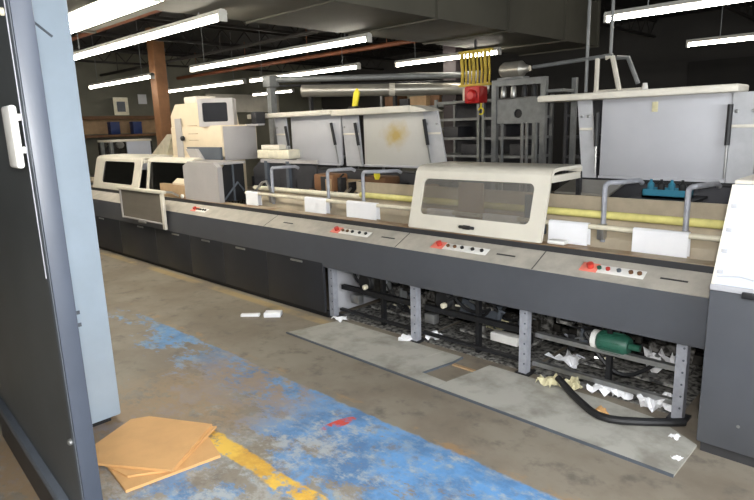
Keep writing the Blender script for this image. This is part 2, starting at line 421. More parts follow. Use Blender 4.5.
# ------------------------------------------------------------------ foreground cabinet and door
t = thing('metal_cabinet', 'tall light blue metal cabinet side standing behind the dark door at left', 'cabinet', (-3.9, .95, 0))
part('body', MB().box(-4.4, -3.33, .74, 1.212, .03, 2.68, .012), 'cabb', t)
part('plinth', MB().box(-4.36, -3.36, .78, 1.16, 0, .03), 'black', t)
part('hinge', MB().box(-3.335, -3.322, 1.02, 1.032, 2.0, 2.03).box(-3.335, -3.322, .98, 1.06, .0+.62, .0+.64).box(-3.335, -3.322, .98, 1.06, .69, .71), 'slate', t)
part('scratch', MB().tube([(-3.327, 1.0, 2.235), (-3.327, 1.06, 2.185), (-3.327, 1.115, 2.14)], .006, 6), 'slate', t)
R = Matrix.Translation((-2.0, .57, 0)) @ Matrix.Rotation(math.radians(-3.5), 4, 'Z')
t = thing('steel_door', 'dark grey steel door leaf with white handle at the left edge', 'door', (-2.0, .57, 0))
part('leaf', MB().box(-1.62, -.012, 0, .055, .30, 2.7, 0, R), 'cabd', t)
part('edge_flange', MB().box(-.012, 0, -.002, .057, .02, 2.7, .003, R), 'cabs', t, 'blue grey edge of the door leaf')
part('edge_flange', MB().box(-.045, -.012, -.004, .0, .02, 2.7, 0, R), 'slate', t)
part('edge_strip', MB().box(-.055, -.049, -.006, .0, 1.2, 2.6, 0, R), 'post', t, 'pale worn strip')
part('kick_plate', MB().box(-1.62, -.012, -.005, .055, .02, .25, 0, R), 'skirt', t)
part('rail', MB().box(-1.62, -.10, -.03, .055, .25, .30, .008, R), 'slate', t, 'lighter grey ledge across the door foot')
h = MB().box(-.145, -.03, -.04, -.018, 1.555, 1.745, .022, R, 3)
for z in (1.60, 1.70): h.box(-.11, -.07, -.020, 0, z, z+.02, 0, R)
part('handle', h, 'white', t, 'white moulded handle')
part('bolt', MB().lathe([(.012, 0), (.012, -.008), (.006, -.012)], R @ Vector((-.05, -.004, .62)), 'y', 10), 'steel', t)
part('bolt', MB().lathe([(.012, 0), (.012, -.008), (.006, -.012)], R @ Vector((-.10, 0, 2.02)), 'y', 10), 'cream', t)

# ------------------------------------------------------------------ cardboard and litter on the floor
def sheet(pts, z, th, name, label, m, group, cat):
    b = MB().prism(pts, z, z+th, 'z')
    c = (sum(p[0] for p in pts)/len(pts), sum(p[1] for p in pts)/len(pts), z)
    return solo(name, b, m, c, label, cat, group, smooth=0)
CG = 'cardboard sheets by the blue cabinet'
sheet([(-2.855, .939), (-2.586, .914), (-2.515, 1.376), (-2.76, 1.44)], .0, .014, 'cardboard_sheet', 'bottom cardboard sheet of the stack, sticking out towards the viewer', 'card', CG, 'cardboard')
sheet([(-3.02, .90), (-2.68, .965), (-2.56, 1.15), (-2.78, 1.515), (-3.10, 1.25)], .0145, .010, 'cardboard_sheet', 'middle cardboard sheet showing only a narrow edge under the top one', 'card', CG, 'cardboard')
sheet([(-3.05, .90), (-2.896, .895), (-2.541, 1.126), (-2.799, 1.498), (-3.167, 1.304), (-3.213, 1.217)], .025, .012, 'cardboard_sheet', 'top cardboard sheet of the stack beside the blue cabinet', 'card', CG, 'cardboard')
solo('paper_packet', MB().box(-.085, .085, -.025, .025, 0, .022, .003, Matrix.Translation((-4.375, 2.82, 0)) @ Matrix.Rotation(.72, 4, 'Z')), 'paper', (-4.375, 2.82, 0), 'thin white paper packet lying on the bare concrete, left half of a pair', 'paper')
solo('paper_packet', MB().box(-.075, .075, -.05, .05, 0, .04, .003, Matrix.Translation((-4.215, 2.955, 0)) @ Matrix.Rotation(.72, 4, 'Z')), 'paper', (-4.215, 2.955, 0), 'thicker white paper packet on the concrete, right half of a pair', 'paper')

# fallen grey floor plate with a notch showing the concrete
t = thing('floor_plate', 'long grey floor plate lying on the concrete along the foot of the machine', 'plate', (-2.2, 2.9, 0))
xa, xb, ya, th = -3.74, -.74, 2.735, .012
for pts in ([(xa, ya+.02), (-2.605, ya+.01), (-2.50, 3.235), (-3.62, 3.235)],
            [(-2.60, ya+.01), (-2.167, ya), (-2.172, 2.83), (-2.385, 2.845), (-2.335, 3.12), (-2.335, 3.235), (-2.497, 3.235)],
            [(-2.162, ya), (xb, ya-.03), (xb, 3.05), (-.98, 3.20), (-1.30, 3.235), (-2.10, 3.235), (-2.12, 3.10), (-2.167, 2.83)]):
    part('plate_section', MB().prism(pts, 0, th, 'z'), 'boardm', t, smooth=0)
part('edge_trim', MB().prism([(-2.384, 2.846), (-2.334, 3.12), (-2.334, 3.235), (-2.325, 3.235), (-2.325, 3.118), (-2.375, 2.843)], 0, th+.0005, 'z'), 'slate', t, smooth=0)  # dark strip added to tone down the brightly lit notch edge
part('edge_trim', MB().prism([(xa-.01, ya+.009), (xb, ya-.041), (xb, ya-.031), (xa, ya+.019)], 0, th+.001, 'z'), 'slate', t, 'dark front edge', smooth=0)
solo('wood_strip', MB().box(-2.31, -2.13, 3.085, 3.112, 0, .010), 'tan', (-2.2, 3.1, 0), 'small ochre wood strip in the notch of the grey floor plate', 'wood strip')
hp = [(-1.60, 3.24, .06), (-1.56, 3.22, .05), (-1.44, 3.12, .04), (-1.32, 3.03, .04)] + \
     [(-1.27, 2.995, .04), (-1.22, 2.975, .04), (-1.16, 2.975, .04), (-1.10, 3.0, .04)] + [(-1.0, 3.07, .04), (-.90, 3.15, .04), (-.845, 3.20, .04)]
solo('rubber_hose', MB().tube(hp, .022, 10), 'black', (-1.2, 3.0, .0), 'bent black rubber hose lying across the grey floor plate', 'hose')

def scrap(x, y, s, label, m='paper', z=0., tall=.35, seed=0, asp=1.):
    rnd = random.Random(seed); n = 5
    ph = [rnd.uniform(0, 6.3) for _ in range(6)]; rot = rnd.uniform(0, 3.1)
    H = [[rnd.uniform(0, tall)*s for _ in range(n+1)] for _ in range(n+1)]
    mn = min(min(r) for r in H)
    def f(u, v):
        i, j = round(u*n), round(v*n)
        a, c = (u-.5)*s*(1+.25*math.sin(ph[0]+v*5)), (v-.5)*s*asp*(1+.25*math.sin(ph[1]+u*4))
        return Vector((x+a*math.cos(rot)-c*math.sin(rot), y+a*math.sin(rot)+c*math.cos(rot), z+.002+H[i][j]-mn))
    solo('paper_scrap', MB().grid(f, n, n, .0015), m, (x, y, z), label, 'paper scrap', 'paper scraps under the machine', smooth=0)
SC = [(-1.64, 3.22, .13, 'yellowish torn paper scrap at the back edge of the floor plate', 'paperold', .5),
      (-1.52, 3.26, .11, 'cream torn paper scrap left of the hose end', 'paperold', .5),
      (-1.36, 3.33, .14, 'long white paper scrap just under the lower steel rail', 'paper', .4),
      (-1.24, 3.36, .10, 'round white paper scrap behind the hose bend', 'paper', .6),
      (-1.06, 3.32, .13, 'white crumpled scrap behind the straight hose run', 'paper', .6),
      (-.98, 3.40, .12, 'white crumpled scrap left of the end post', 'paper', .6),
      (-1.12, 3.62, .18, 'big bluish white crumpled scrap deep under the machine', 'paper', .8),
      (-1.25, 3.06, .08, 'small orange brown scrap inside the hose bend', 'card', .2),
      (-.845, 3.05, .045, 'small white scrap on the floor plate by the hose end', 'paper', .4),
      (-.77, 2.85, .04, 'tiny white scrap near the front corner of the floor plate', 'paper', .4),
      (-3.62, 3.24, .11, 'grey white scrap beside the leftmost post', 'paper', .3),
      (-2.88, 3.25, .10, 'pale scrap at the foot of the second post', 'paper', .3),
      (-2.72, 3.42, .11, 'white scrap behind the second post', 'paper', .4),
      (-2.28, 3.62, .20, 'crumpled olive and white scrap in the middle bay', 'paperold', .5),
      (-1.72, 3.62, .18, 'grey blue scrap behind the third post', 'paper', .4)]
SCZ = {}
for i, (x, y, s, lab, m, tl) in enumerate(SC):
    on_plate = y < 3.3 and x > -1.7 or y < 3.1
    scrap(x, y, s, lab, m, .013 if on_plate else (.111 if lab.startswith(('big', 'crumpled olive')) else .006), tl, 20+i)

# ------------------------------------------------------------------ gathering and stitching machine (base)
mach = thing('stitching_machine', 'long dark grey stitching machine base with beige control ledge across the shop', 'machine', (-4, 3.7, 0))
XL, XR = -13.0, -.745
part('apron', MB().prism([(3.20, .745), (3.192, .59), (3.21, .468), (3.26, .468), (3.26, .745)], XL, XR, 'x'), 'apron', mach, smooth=20)
bounds = [-3.79, -4.62, -5.40, -6.10, -6.95, -8.0, -9.4, -11.0, -13.0]
hx = [-4.15, -5.06, -5.74, -6.42, -7.35, -8.6, -10.2, -12]
for i in range(8):
    d = part('skirt_panel', MB().box(bounds[i+1]+.0012, bounds[i]-.0012, 3.205, 3.235, .05, .535, .004), 'skirt', mach)
    part('grip', MB().box(hx[i]-.085, hx[i]+.085, 3.199, 3.21, .468, .486, .003), 'steel', d, 'bright recessed grip')
part('kick_board', MB().box(XL, -3.79, 3.24, 3.27, 0, .055), 'black', mach)
part('console', MB().prism([(3.198, .748), (3.38, .832), (3.38, .80), (3.22, .73)], XL, XR, 'x'), 'console', mach, smooth=0)
part('step_strip', MB().box(XL, XR, 3.384, 3.394, .79, .868), 'strip', mach, smooth=0)
part('ledge', MB().box(XL, XR, 3.39, 3.50, .845, .872), 'ledge', mach, smooth=0)
part('trough', MB().box(XL, XR, 3.50, 3.66, .74, .75), 'brown', mach, smooth=0)
part('deck', MB().box(XL, XR, 3.86, 4.25, .845, .872), 'backp', mach, smooth=0)
part('rear_panel', MB().box(XL, XR, 4.55, 4.58, 0, .84), 'mottled', mach, smooth=0)
part('bed_plate', MB().box(XL, XR, 3.27, 4.55, .60, .63), 'grime', mach, smooth=0)
part('end_plate', MB().box(-3.80, -3.785, 3.28, 4.5, .02, .6), 'lid', mach, smooth=0)
for x in (-3.76, -2.81, -1.865, -.905):
    p = part('post', MB().box(x-.028, x+.028, 3.262, 3.318, .012, .60), 'post', mach, smooth=0)
    part('foot', MB().box(x-.05, x+.05, 3.25, 3.36, 0, .012), 'dark', p)
    hl = MB()
    for k in range(6): hl.lathe([(.006, 0), (.006, -.003), (.003, -.004)], (x+.012, 3.262, .08+k*.07), 'y', 8)
    part('bolt_row', hl, 'slate', p)
part('post', MB().box(-.80, -.76, 3.42, 3.46, 0, .60), 'post', mach, smooth=0)
# underside: rails, shafts, gearboxes, pulleys, belts, wiring
for a, c in ((-3.73, -2.85), (-2.78, -1.9), (-1.83, -.93)):
    br = a > -2
    part('lower_rail', MB().box(a, c, 3.33, 3.365, .055, .085 if br else .075), 'steel' if br else 'dark', mach)
    part('middle_rail', MB().box(a, c, 3.36, 3.40, .245, .275 if br else .285), 'steel' if br else 'black', mach)
    part('cross_brace', MB().box(a, c, 3.85, 3.89, .12, .18), 'grime', mach)
    part('drive_shaft', MB().cyl((a, 3.62, .36), (c, 3.62, .36), .02, 12), 'steel', mach)
    part('tray', MB().box(a+.25, c-.05, 3.48, 3.9, .09, .11), 'debris', mach, smooth=0)
    # upright dividing bar in the middle of each bay
    part('bay_upright', MB().box((a+c)/2+.02, (a+c)/2+.05, 3.38, 3.42, 0, .6), 'black', mach, smooth=0)
    part('drip_tray', MB().box(a-.02, c+.02, 3.32, 4.5, .001, .005), 'debris', mach, smooth=0)
    rnd = random.Random(int(a*100))
    for k in range(9):          # wiring looms
        xs = rnd.uniform(a+.05, c-.35); zz = rnd.uniform(.30, .58); dip = rnd.uniform(.05, .22); L_ = rnd.uniform(.2, .45); sl_ = rnd.uniform(-.12, .12)
        pts = [(xs+L_*u/8, 3.40+.03*k, zz-dip*math.sin(PI*u/8)+sl_*u/8) for u in range(9)]
        part('cable', MB().tube(pts, rnd.choice((.007, .009, .013)), 6), 'black', mach)
    for k in range(34):
        x, y, z = rnd.uniform(a+.06, c-.12), rnd.uniform(3.42, 3.85), rnd.uniform(.10, .5)
        w_, hh, dd = rnd.uniform(.03, .11), rnd.uniform(.03, .13), rnd.uniform(.02, .08)
        nm = ('valve_block', 'mounting_bracket', 'linkage_arm')[k % 3]
        b = MB()
        if k % 3 == 0: b.box(x, x+w_, y, y+dd, z, z+hh, .006).cyl((x+w_/2, y-.02, z+hh*.5), (x+w_/2, y+.002, z+hh*.5), .012, 8)
        elif k % 3 == 1: b.prism([(x, z), (x+w_, z), (x+w_, z+.02), (x+.02, z+.02), (x+.02, z+hh), (x, z+hh)], y, y+dd, 'y')
        else: b.tube([(x, y, z), (x+w_*.5, y-.01, z+hh*.6), (x+w_*1.3, y, z+hh*.4)], .014, 7)
        part(nm, b, rnd.choice(('grime', 'mottled', 'mottled', 'slate', 'dark', 'rack')), mach)
    for k in range(16):
        x, y, z = rnd.uniform(a+.08, c-.1), rnd.uniform(3.42, 3.62), rnd.uniform(.12, .52)
        d_ = Vector((rnd.uniform(.02, .07), rnd.uniform(-.02, .02), rnd.uniform(-.03, .03)))
        part('fitting', MB().tube([(x, y, z), Vector((x, y, z))+d_*.5, Vector((x, y, z))+d_], rnd.uniform(.006, .014), 8), rnd.choice(('steel', 'steel', 'post', 'cream')), mach)
    for k in range(2):
        x = a+.15+k*.42
        part('guard_sheet', MB().prism([(x, .16), (x+.26, .13), (x+.30, .36), (x+.10, .44), (x-.02, .36)], 3.72+.1*k, 3.73+.1*k, 'y'), 'mottled', mach, smooth=0)
for x in (-3.50, -2.66):
    g = part('gearbox', MB().box(x-.09, x+.10, 3.44, 3.64, .20, .44, .02), 'grime', mach)
    part('pulley', MB().lathe([(.065, .02), (.075, .012), (.06, 0), (.06, -.012), (.075, -.024), (.065, -.032)], (x+.03, 3.42, .34), 'y', 20), 'black', g)
    part('shaft_end', MB().lathe([(.022, 0), (.022, -.03), (.012, -.036)], (x+.06, 3.385, .31), 'y', 14), 'cream', g)
    part('drive_belt', MB().tube([(x-.03, 3.40, .35), (x+.02, 3.40, .42), (x+.2, 3.40, .46), (x+.30, 3.40, .50)], .012, 6), 'black', g)
    part('terminal_box', MB().box(x-.16, x-.06, 3.40, 3.47, .12, .20, .01), 'steel', g)
part('junction_box', MB().box(-2.22, -2.0, 3.42, 3.50, .111, .175, .006), 'white', mach, 'white oblong box in the middle bay')
part('diagonal_link', MB().tube([(-2.56, 3.37, .36), (-2.42, 3.37, .45), (-2.2, 3.37, .42), (-2.14, 3.37, .40)], .016, 8), 'black', mach)
part('sloped_guard', MB().prism([(3.50, .2), (3.52, .2), (3.62, .44), (3.60, .44)], -2.56, -2.2, 'x'), 'slate', mach)
gm = part('drive_motor', MB().lathe([(.05, -1.42), (.062, -1.405), (.062, -1.25), (.05, -1.23), (.02, -1.23), (.02, -1.17)], (0, 3.40, .315), 'x', 20), 'green', mach, 'green cylindrical motor')
fins = MB()
for k in range(10):
    a = k*PI/5; fins.box(-1.39, -1.27, 3.398+.0, 3.402, .315+.055, .315+.068, 0, Matrix.Translation((0, 3.40, .315)) @ Matrix.Rotation(a, 4, 'X') @ Matrix.Translation((0, -3.40, -.315)))
part('cooling_fin', fins, 'green', gm)
part('fan_cowl', MB().lathe([(.055, -1.455), (.06, -1.45), (.06, -1.42)], (0, 3.40, .315), 'x', 20), 'white', gm, 'white end cap')
# control panels on the sloped ledge
sl = math.atan2(.084, .182)
def on_console(x):      # local frame: u along x, v up the slope, w out of the slope
    return Matrix.Translation((x, 3.289, .7905)) @ Matrix.Rotation(sl, 4, 'X')
def control_panel(x, w, btn):
    mx = on_console(x)
    c = part('control_panel', MB().box(-w/2, w/2, -.035, .035, 0, .004, .0015, mx), 'white', mach, 'white button plate')
    part('stop_plate', MB().box(-w/2-.05, -w/2+.055, -.04, .04, .0005, .006, .002, mx), 'pinkpl', c, 'red stop plate')
    for i, (u, m) in enumerate(btn):
        p = mx @ Vector((u*w/2, 0, .006)); q = mx @ Vector((u*w/2, 0, .006+(.026 if i == 0 else .012)))
        part('emergency_stop_button' if i == 0 else 'push_button', MB().tube([p, (p+q)/2, q], .020 if i == 0 else .013, 14), m, c)
B_ = [(-.95, 'redbtn'), (-.58, 'brown'), (-.30, 'brown'), (-.0, 'black'), (.42, 'black'), (.78, 'black')]
for x, w, bt in ((-5.93, .26, B_), (-3.48, .40, B_), (-2.37, .42, B_),
                 (-1.29, .32, [(-.95, 'redbtn'), (-.62, 'green'), (-.30, 'redbtn'), (.10, 'slate'), (.52, 'brown'), (.82, 'brown')])):
    control_panel(x, w, bt)
for x in (-4.35, -3.08, -2.02, -1.0+.02):
    mx = on_console(x)
    part('name_plate', MB().box(-.07, .07, -.006, .006, 0, .002, 0, mx), 'strip', mach)
for x in (-4.62, -2.93, -1.78): part('console_seam', MB().box(-.003, .003, -.1, .1, 0, .0012, 0, on_console(x)), 'strip', mach)

# saddle, rails, brackets
part('saddle', MB().prism([(3.62, .751), (3.66, .90), (3.735, 1.035), (3.765, 1.035), (3.84, .90), (3.88, .84)], -5.45, -.75, 'x'), 'backp', mach, smooth=0)
part('yellow_rail', MB().cyl((-3.78, 3.695, 1.045), (-.75, 3.695, 1.045), .026, 14), 'yellow', mach, 'shiny yellow guide rail')
part('guide_rail', MB().cyl((-5.45, 3.695, 1.03), (-3.78, 3.695, 1.03), .024, 12), 'cream', mach)
part('lower_guide', MB().cyl((-5.45, 3.575, .985), (-.75, 3.575, .985), .016, 10), 'cream', mach)
part('back_plate', MB().box(-4.05, -.75, 3.90, 3.915, .872, 1.135), 'backp', mach, smooth=0)
part('back_plate', MB().prism([(3.92, .9), (4.2, 1.12), (4.21, 1.10), (3.93, .88)], -5.2, -4.1, 'x'), 'ledge', mach, 'rust stained sloping plate', smooth=0)
ch = MB()
for k in range(46): ch.box(-5.4+k*.1, -5.388+k*.1, 3.742, 3.758, 1.035, 1.055)
part('saddle_chain', ch, 'grime', mach)
def bracket(x, dx, h=1.26, m='post'):
    r = .035
    pts = [(x, 3.645, .88)] + [(x, 3.645, h-r)] + arc((x+r, 3.645, h-r), r, PI, PI/2, 5)[1:] + [(x+dx*.6, 3.70, h), (x+dx, 3.86, h), (x+dx, 3.905, h-.02)]
    return part('guard_bracket', MB().tube(pts, .016, 10), m, mach)
for x, dx in ((-5.05, .12), (-4.17, .10), (-3.70, .22), (-3.06, .06), (-1.53, .13), (-1.045, .09)):
    bracket(x, dx)
    part('bracket_clamp', MB().box(x-.022, x+.022, 3.60, 3.66, .90, 1.0, .006), 'steel', mach)
part('brace_arm', MB().tube([(-5.42, 3.62, .93), (-5.2, 3.62, 1.10), (-5.12, 3.62, 1.12), (-5.0, 3.62, .95)], .014, 8), 'steel', mach)
# pocket bodies below the open lids
for a, c in ((-6.05, -3.28), (-2.15, -.78)):
    pb = part('pocket_body', MB().box(a, c, 4.26, 4.54, .872, 1.195), 'bin', mach, smooth=0)
    part('hinge_bar', MB().cyl((a, 4.28, 1.205), (c, 4.28, 1.205), .018, 10), 'black', pb)
    for k in range(int((c-a)/.28)): part('separator', MB().box(a+.1+k*.28, a+.12+k*.28, 4.0, 4.255, .95, 1.11), 'dark', pb)
for x, m in ((-4.78, 'wood'), (-4.05, 'brown')):
    part('suction_block', MB().box(x, x+.3, 3.98, 4.2, 1.0, 1.18, .02), m, mach)
rnd = random.Random(5)
for k in range(26):
    x = -5.1+k*.075+rnd.uniform(-.02, .02); y = rnd.uniform(3.93, 4.12); hgt = rnd.uniform(.05, .24); wd = rnd.uniform(.03, .12)
    if k % 3 == 2: part('gripper_arm', MB().tube([(x, y, .873), (x+.01, y, .90+hgt), (x+wd, y-.03, .95+hgt)], .011, 7), rnd.choice(('steel', 'dark', 'black')), mach)
    else: part('pocket_block', MB().box(x, x+wd, y, y+.08, .873, .92+hgt, .006), rnd.choice(('brown', 'tan', 'dark', 'brown', 'ledge', 'wood', 'black')), mach)
part('yellow_knob', MB().lathe([(.02, 0), (.03, .03), (.03, .06), (.015, .075)], (-3.83, 3.96, 1.16), 'z', 12), 'lime', mach, 'yellow knob')
part('delivery_plate', MB().prism([(3.93, 1.135), (4.22, 1.20), (4.22, 1.215), (3.93, 1.15)], -2.02, -1.62, 'x'), 'zinc', mach)
part('reflection_plate', MB().box(-2.62, -2.40, 3.585, 3.60, .88, 1.22), 'tan', mach, 'tan plate standing in for a reflection in the hood window', smooth=0)  # tan colour stands in for a reflection in the hood window
part('dark_plate', MB().box(-2.06, -1.90, 3.585, 3.60, .90, 1.16), 'slate', mach, smooth=0)

# the printed sheets on the saddle
def sig(x0, x1, label, bot=.80):      # folded over the lower guide rail and hanging in front of it
    pts = [(3.555, bot), (3.556, .992), (3.566, 1.0025), (3.584, 1.0025), (3.594, .992), (3.60, .86), (3.603, .86), (3.597, .994), (3.586, 1.0055), (3.564, 1.0055), (3.5525, .994), (3.5515, bot)]
    solo('folded_sheet', MB().prism(pts, x0, x1, 'x'), 'paper', ((x0+x1)/2, 3.56, bot), label, 'paper sheet', 'white sheets hanging on the saddle rail', smooth=0)
sig(-5.42, -5.2, 'small white sheet on the rail just right of the beige tower')
sig(-4.42, -4.11, 'white sheet on the saddle below the lid without stain')
sig(-3.83, -3.46, 'white sheet on the saddle left of the glazed hood')
sig(-2.90, -2.66, 'white sheet seen through the left end of the glazed hood window')
sig(-2.38, -2.10, 'white sheet seen through the middle of the glazed hood window')
sig(-1.86, -1.59, 'white sheet on the saddle just right of the glazed hood')
sig(-1.31, -1.0, 'white sheet on the saddle near the white end cover')
solo('paper_clip', MB().box(-1.80, -1.68, 3.42, 3.49, .8725, .90, .01), 'white', (-1.74, 3.46, .8725), 'small white clamp on the ledge below the sheet right of the hood', 'clamp')
t = thing('parts_tray', 'teal plastic tray of small dark parts under the big open lid', 'tray', (-1.30, 4.08, 1.12))
part('tray_shell', MB().box(-1.43, -1.16, 4.0, 4.15, 1.135, 1.15).box(-1.43, -1.16, 4.0, 4.006, 1.135, 1.19).box(-1.43, -1.16, 4.144, 4.15, 1.135, 1.19)
     .box(-1.43, -1.424, 4.0, 4.15, 1.135, 1.19).box(-1.166, -1.16, 4.0, 4.15, 1.135, 1.19), 'teal', t, smooth=0)
for k in range(4): part('bottle', MB().lathe([(.022, 0), (.022, .07), (.009, .085), (.009, .10)], (-1.40+k*.065, 4.07, 1.151), 'z', 10), 'black' if k % 2 else 'teal', t)
part('support_shelf', MB().box(-1.50, -1.1, 3.92, 4.25, 1.12, 1.1345), 'dark', t, smooth=0)

# ------------------------------------------------------------------ hoods with windows
def hood(x0, x1, wx0, wx1, label, y0=3.40, depth=.54, pane='glass', z0=.874, ztop=1.30, wz0=.98, wz1=1.245, lean=.11, mback=True, grip=True):
    t = thing('safety_hood', label, 'hood', ((x0+x1)/2, y0+depth/2, .872))
    H = ztop-z0; th = math.atan2(lean, H); S = math.hypot(lean, H)
    mx = Matrix.Translation((0, y0, z0)) @ Matrix.Rotation(PI/2-th, 4, 'X')   # local u = x, v = up the front, w = towards viewer
    sc = S/H; v0, v1 = (wz0-z0)*sc, (wz1-z0)*sc
    part('front_frame', MB().frame((x0, x1, 0, S), (wx0, wx1, v0, v1), .012, .04, .02, mx), 'beige', t)
    part('window_pane', MB().rplate((wx0-.008, wx1+.008, v0-.008, v1+.008), .045, .004, mx @ Matrix.Translation((0, 0, .004))), pane, t, smooth=0)
    yt = y0+lean
    pr = [(yt-.02, ztop-.01), (yt-.005, ztop+.02), (yt+.03, ztop+.04), (yt+.10, ztop+.048), (y0+depth-.03, ztop+.048), (y0+depth, ztop+.03), (y0+depth, ztop),
          (y0+depth-.02, ztop), (y0+depth-.02, ztop+.025), (yt+.10, ztop+.025), (yt+.03, ztop+.018), (yt+.015, ztop)]
    part('roof', MB().prism(pr, x0, x1, 'x'), 'beige', t, smooth=50)
    for x, s in ((x0, 1), (x1, -1)):
        a = x if s > 0 else x-.025
        part('side_rib', MB().box(a, a+.025, yt+.0, y0+depth-.02, ztop-.045, ztop+.0), 'beige', t, smooth=0)
    part('rear_leg', MB().box(x0, x0+.03, y0+depth-.03, y0+depth, z0, ztop), 'dark', t, smooth=0)
    part('rear_leg', MB().box(x1-.03, x1, y0+depth-.03, y0+depth, z0, ztop), 'dark', t, smooth=0)
    if grip:
        gx = x0+(x1-x0)*.48
        part('grip', MB().tube([mx @ Vector((gx-.06, .045, .02)), mx @ Vector((gx-.045, .045, .045)), mx @ Vector((gx+.045, .045, .045)), mx @ Vector((gx+.06, .045, .02))], .011, 8), 'black', t, 'black grip')
        part('latch', MB().box(gx-.03, gx+.03, .03, .06, .02, .03, .003, mx), 'black', t)
    return t
hood(-2.95, -1.82, -2.86, -1.925, 'beige safety hood with rounded hazy window in the middle of the machine')
hood(-9.25, -7.72, -8.95, -7.92, 'far left low beige hood with dark rounded window', pane='darkglass', grip=False, wz0=.96, wz1=1.265)
hood(-7.68, -6.52, -7.62, -6.58, 'low beige hood with wide dark window left of the tower', y0=3.50, depth=.21, pane='darkglass', grip=False, wz0=.91, wz1=1.275, ztop=1.29, lean=.07)
for (a, c, y) in ((-9.1, -7.85, 3.62), (-7.6, -6.6, 3.63)):
    part('inner_mechanism', MB().box(a, c, y, y+.05, .873, 1.15, .01), 'black', mach)

# clear guard hanging open over the front
t = thing('clear_guard', 'clear framed guard panel hanging open over the front left of the machine', 'guard', (-7.1, 3.14, .5))
part('top_bar', MB().box(-7.72, -6.48, 3.115, 3.175, .95, .99, .012), 'beige', t)
part('clear_sheet', MB().box(-7.66, -6.56, 3.14, 3.146, .60, .95), 'clear', t, smooth=0)
part('side_bar', MB().box(-6.56, -6.50, 3.125, 3.16, .53, .95, .008), 'lidst', t)
part('side_bar', MB().box(-7.70, -7.66, 3.13, 3.156, .58, .95, .005), 'towerg', t)
part('bottom_bar', MB().box(-7.66, -6.56, 3.13, 3.156, .585, .605, .004), 'towerg', t)
part('grip', MB().box(-7.2, -7.0, 3.12, 3.135, .56, .584, .004), 'steel', t)
for x in (-7.6, -6.6): part('pivot_arm', MB().tube([(x, 3.16, .97), (x, 3.3, .95), (x, 3.385, .90)], .014, 8), 'steel', t)

# ------------------------------------------------------------------ tower with monitor
t = thing('delivery_tower', 'tall beige control tower with a grey monitor behind the machine', 'tower', (-6.7, 4.0, .872))
part('column', MB().box(-7.45, -6.5, 3.80, 4.30, .8725, 1.36, .012), 'tower', t)
part('head', MB().box(-7.45, -6.21, 3.80, 4.30, 1.345, 1.715, .015), 'tower', t)
part('side_panel', MB().box(-6.209, -6.20, 3.82, 4.28, 1.30, 1.70, .003), 'towerg', t, 'grey side panel')
part('upper_case', MB().prism([(-7.45, 1.70), (-7.45, 1.86), (-7.30, 2.0), (-6.62, 2.0), (-6.55, 1.70)], 3.82, 4.28, 'y'), 'tower', t, smooth=0)
part('cap', MB().box(-7.22, -6.9, 3.9, 4.2, 2.0, 2.09, .02), 'lidst', t)
part('door_slot', MB().box(-7.30, -7.14, 3.79, 3.80, 1.28, 1.82), 'towerg', t, smooth=0)
part('knob', MB().lathe([(.03, 0), (.03, -.03), (.02, -.04)], (-7.10, 3.79, 1.57), 'y', 12), 'black', t)
part('delivery_slot', MB().prism([(-7.02, 1.46), (-6.22, 1.46), (-6.22, 1.31), (-6.8, 1.31)], 3.77, 3.80, 'y'), 'slate', t, smooth=0)
part('chute', MB().prism([(-6.95, 1.44), (-6.72, 1.44), (-6.55, 1.28), (-6.80, 1.28)], 3.72, 3.775, 'y'), 'towerg', t, smooth=0)
for z in (1.62, 1.72, 1.54): part('vent', MB().box(-6.98, -6.75, 3.794, 3.80, z, z+.008), 'ledge', t)
mm = Matrix.Translation((-6.42, 3.88, 1.87)) @ Matrix.Rotation(math.radians(46), 4, 'Z')
mon = part('monitor', MB().frame((-.21, .21, -.165, .165), (-.16, .14, -.11, .115), .015, .02, .20, mm @ Matrix.Rotation(PI/2, 4, 'X') @ Matrix.Translation((0, 0, -.18))), 'towerg', t, 'grey boxed monitor')
part('screen', MB().box(-.165, .145, -.0, .006, -.115, .12, 0, mm), 'screen', mon)
part('back_case', MB().box(-.205, .205, .02, .175, -.16, .16, .01, mm), 'towerg', mon)
part('side_box', MB().box(-6.08, -5.98, 4.14, 4.28, 1.72, 1.86, .01), 'dark', t)
part('side_bracket', MB().box(-6.25, -5.98, 4.16, 4.26, 1.70, 1.722), 'towerg', t)
t2 = thing('delivery_housing', 'low beige and grey housing in front of the control tower', 'housing', (-6.2, 3.5, .872))
part('left_case', MB().box(-7.10, -6.47, 3.40, 3.465, .873, 1.03, .01), 'tan', t2, 'tan left front')
part('main_case', MB().prism([(-6.46, .873), (-6.46, 1.26), (-6.34, 1.31), (-5.78, 1.31), (-5.70, 1.26), (-5.70, .873)], 3.40, 3.46, 'y')
     .box(-6.46, -5.70, 3.46, 3.76, 1.285, 1.31).box(-6.46, -6.43, 3.46, 3.76, .873, 1.28), 'towerg', t2, smooth=0)
part('dark_opening', MB().prism([(3.47, .874), (3.47, 1.22), (3.53, 1.284), (3.76, 1.284), (3.76, .874)], -5.76, -5.74, 'x'), 'black', t2, smooth=0)  # black sheet stands in for the shade inside the open side
part('side_strut', MB().box(-5.735, -5.715, 3.60, 3.615, .874, 1.284).tube([(-5.725, 3.48, .90), (-5.725, 3.66, 1.08), (-5.725, 3.74, .98)], .012, 6), 'slate', t2)
part('feed_ramp', MB().prism([(3.40, 1.031), (3.40, 1.05), (3.465, 1.10), (3.465, 1.031)], -6.75, -6.47, 'x'), 'tower', t2)
part('lamp_lens', MB().lathe([(.025, 0), (.025, -.02), (.012, -.028)], (-6.52, 3.40, .90), 'y', 12), 'white', t2)
t2 = thing('dark_gap_guard', 'guard with a dark sheet for the shaded gap between the control tower housing and the gathering rails', 'guard', (-5.2, 3.95, .872))
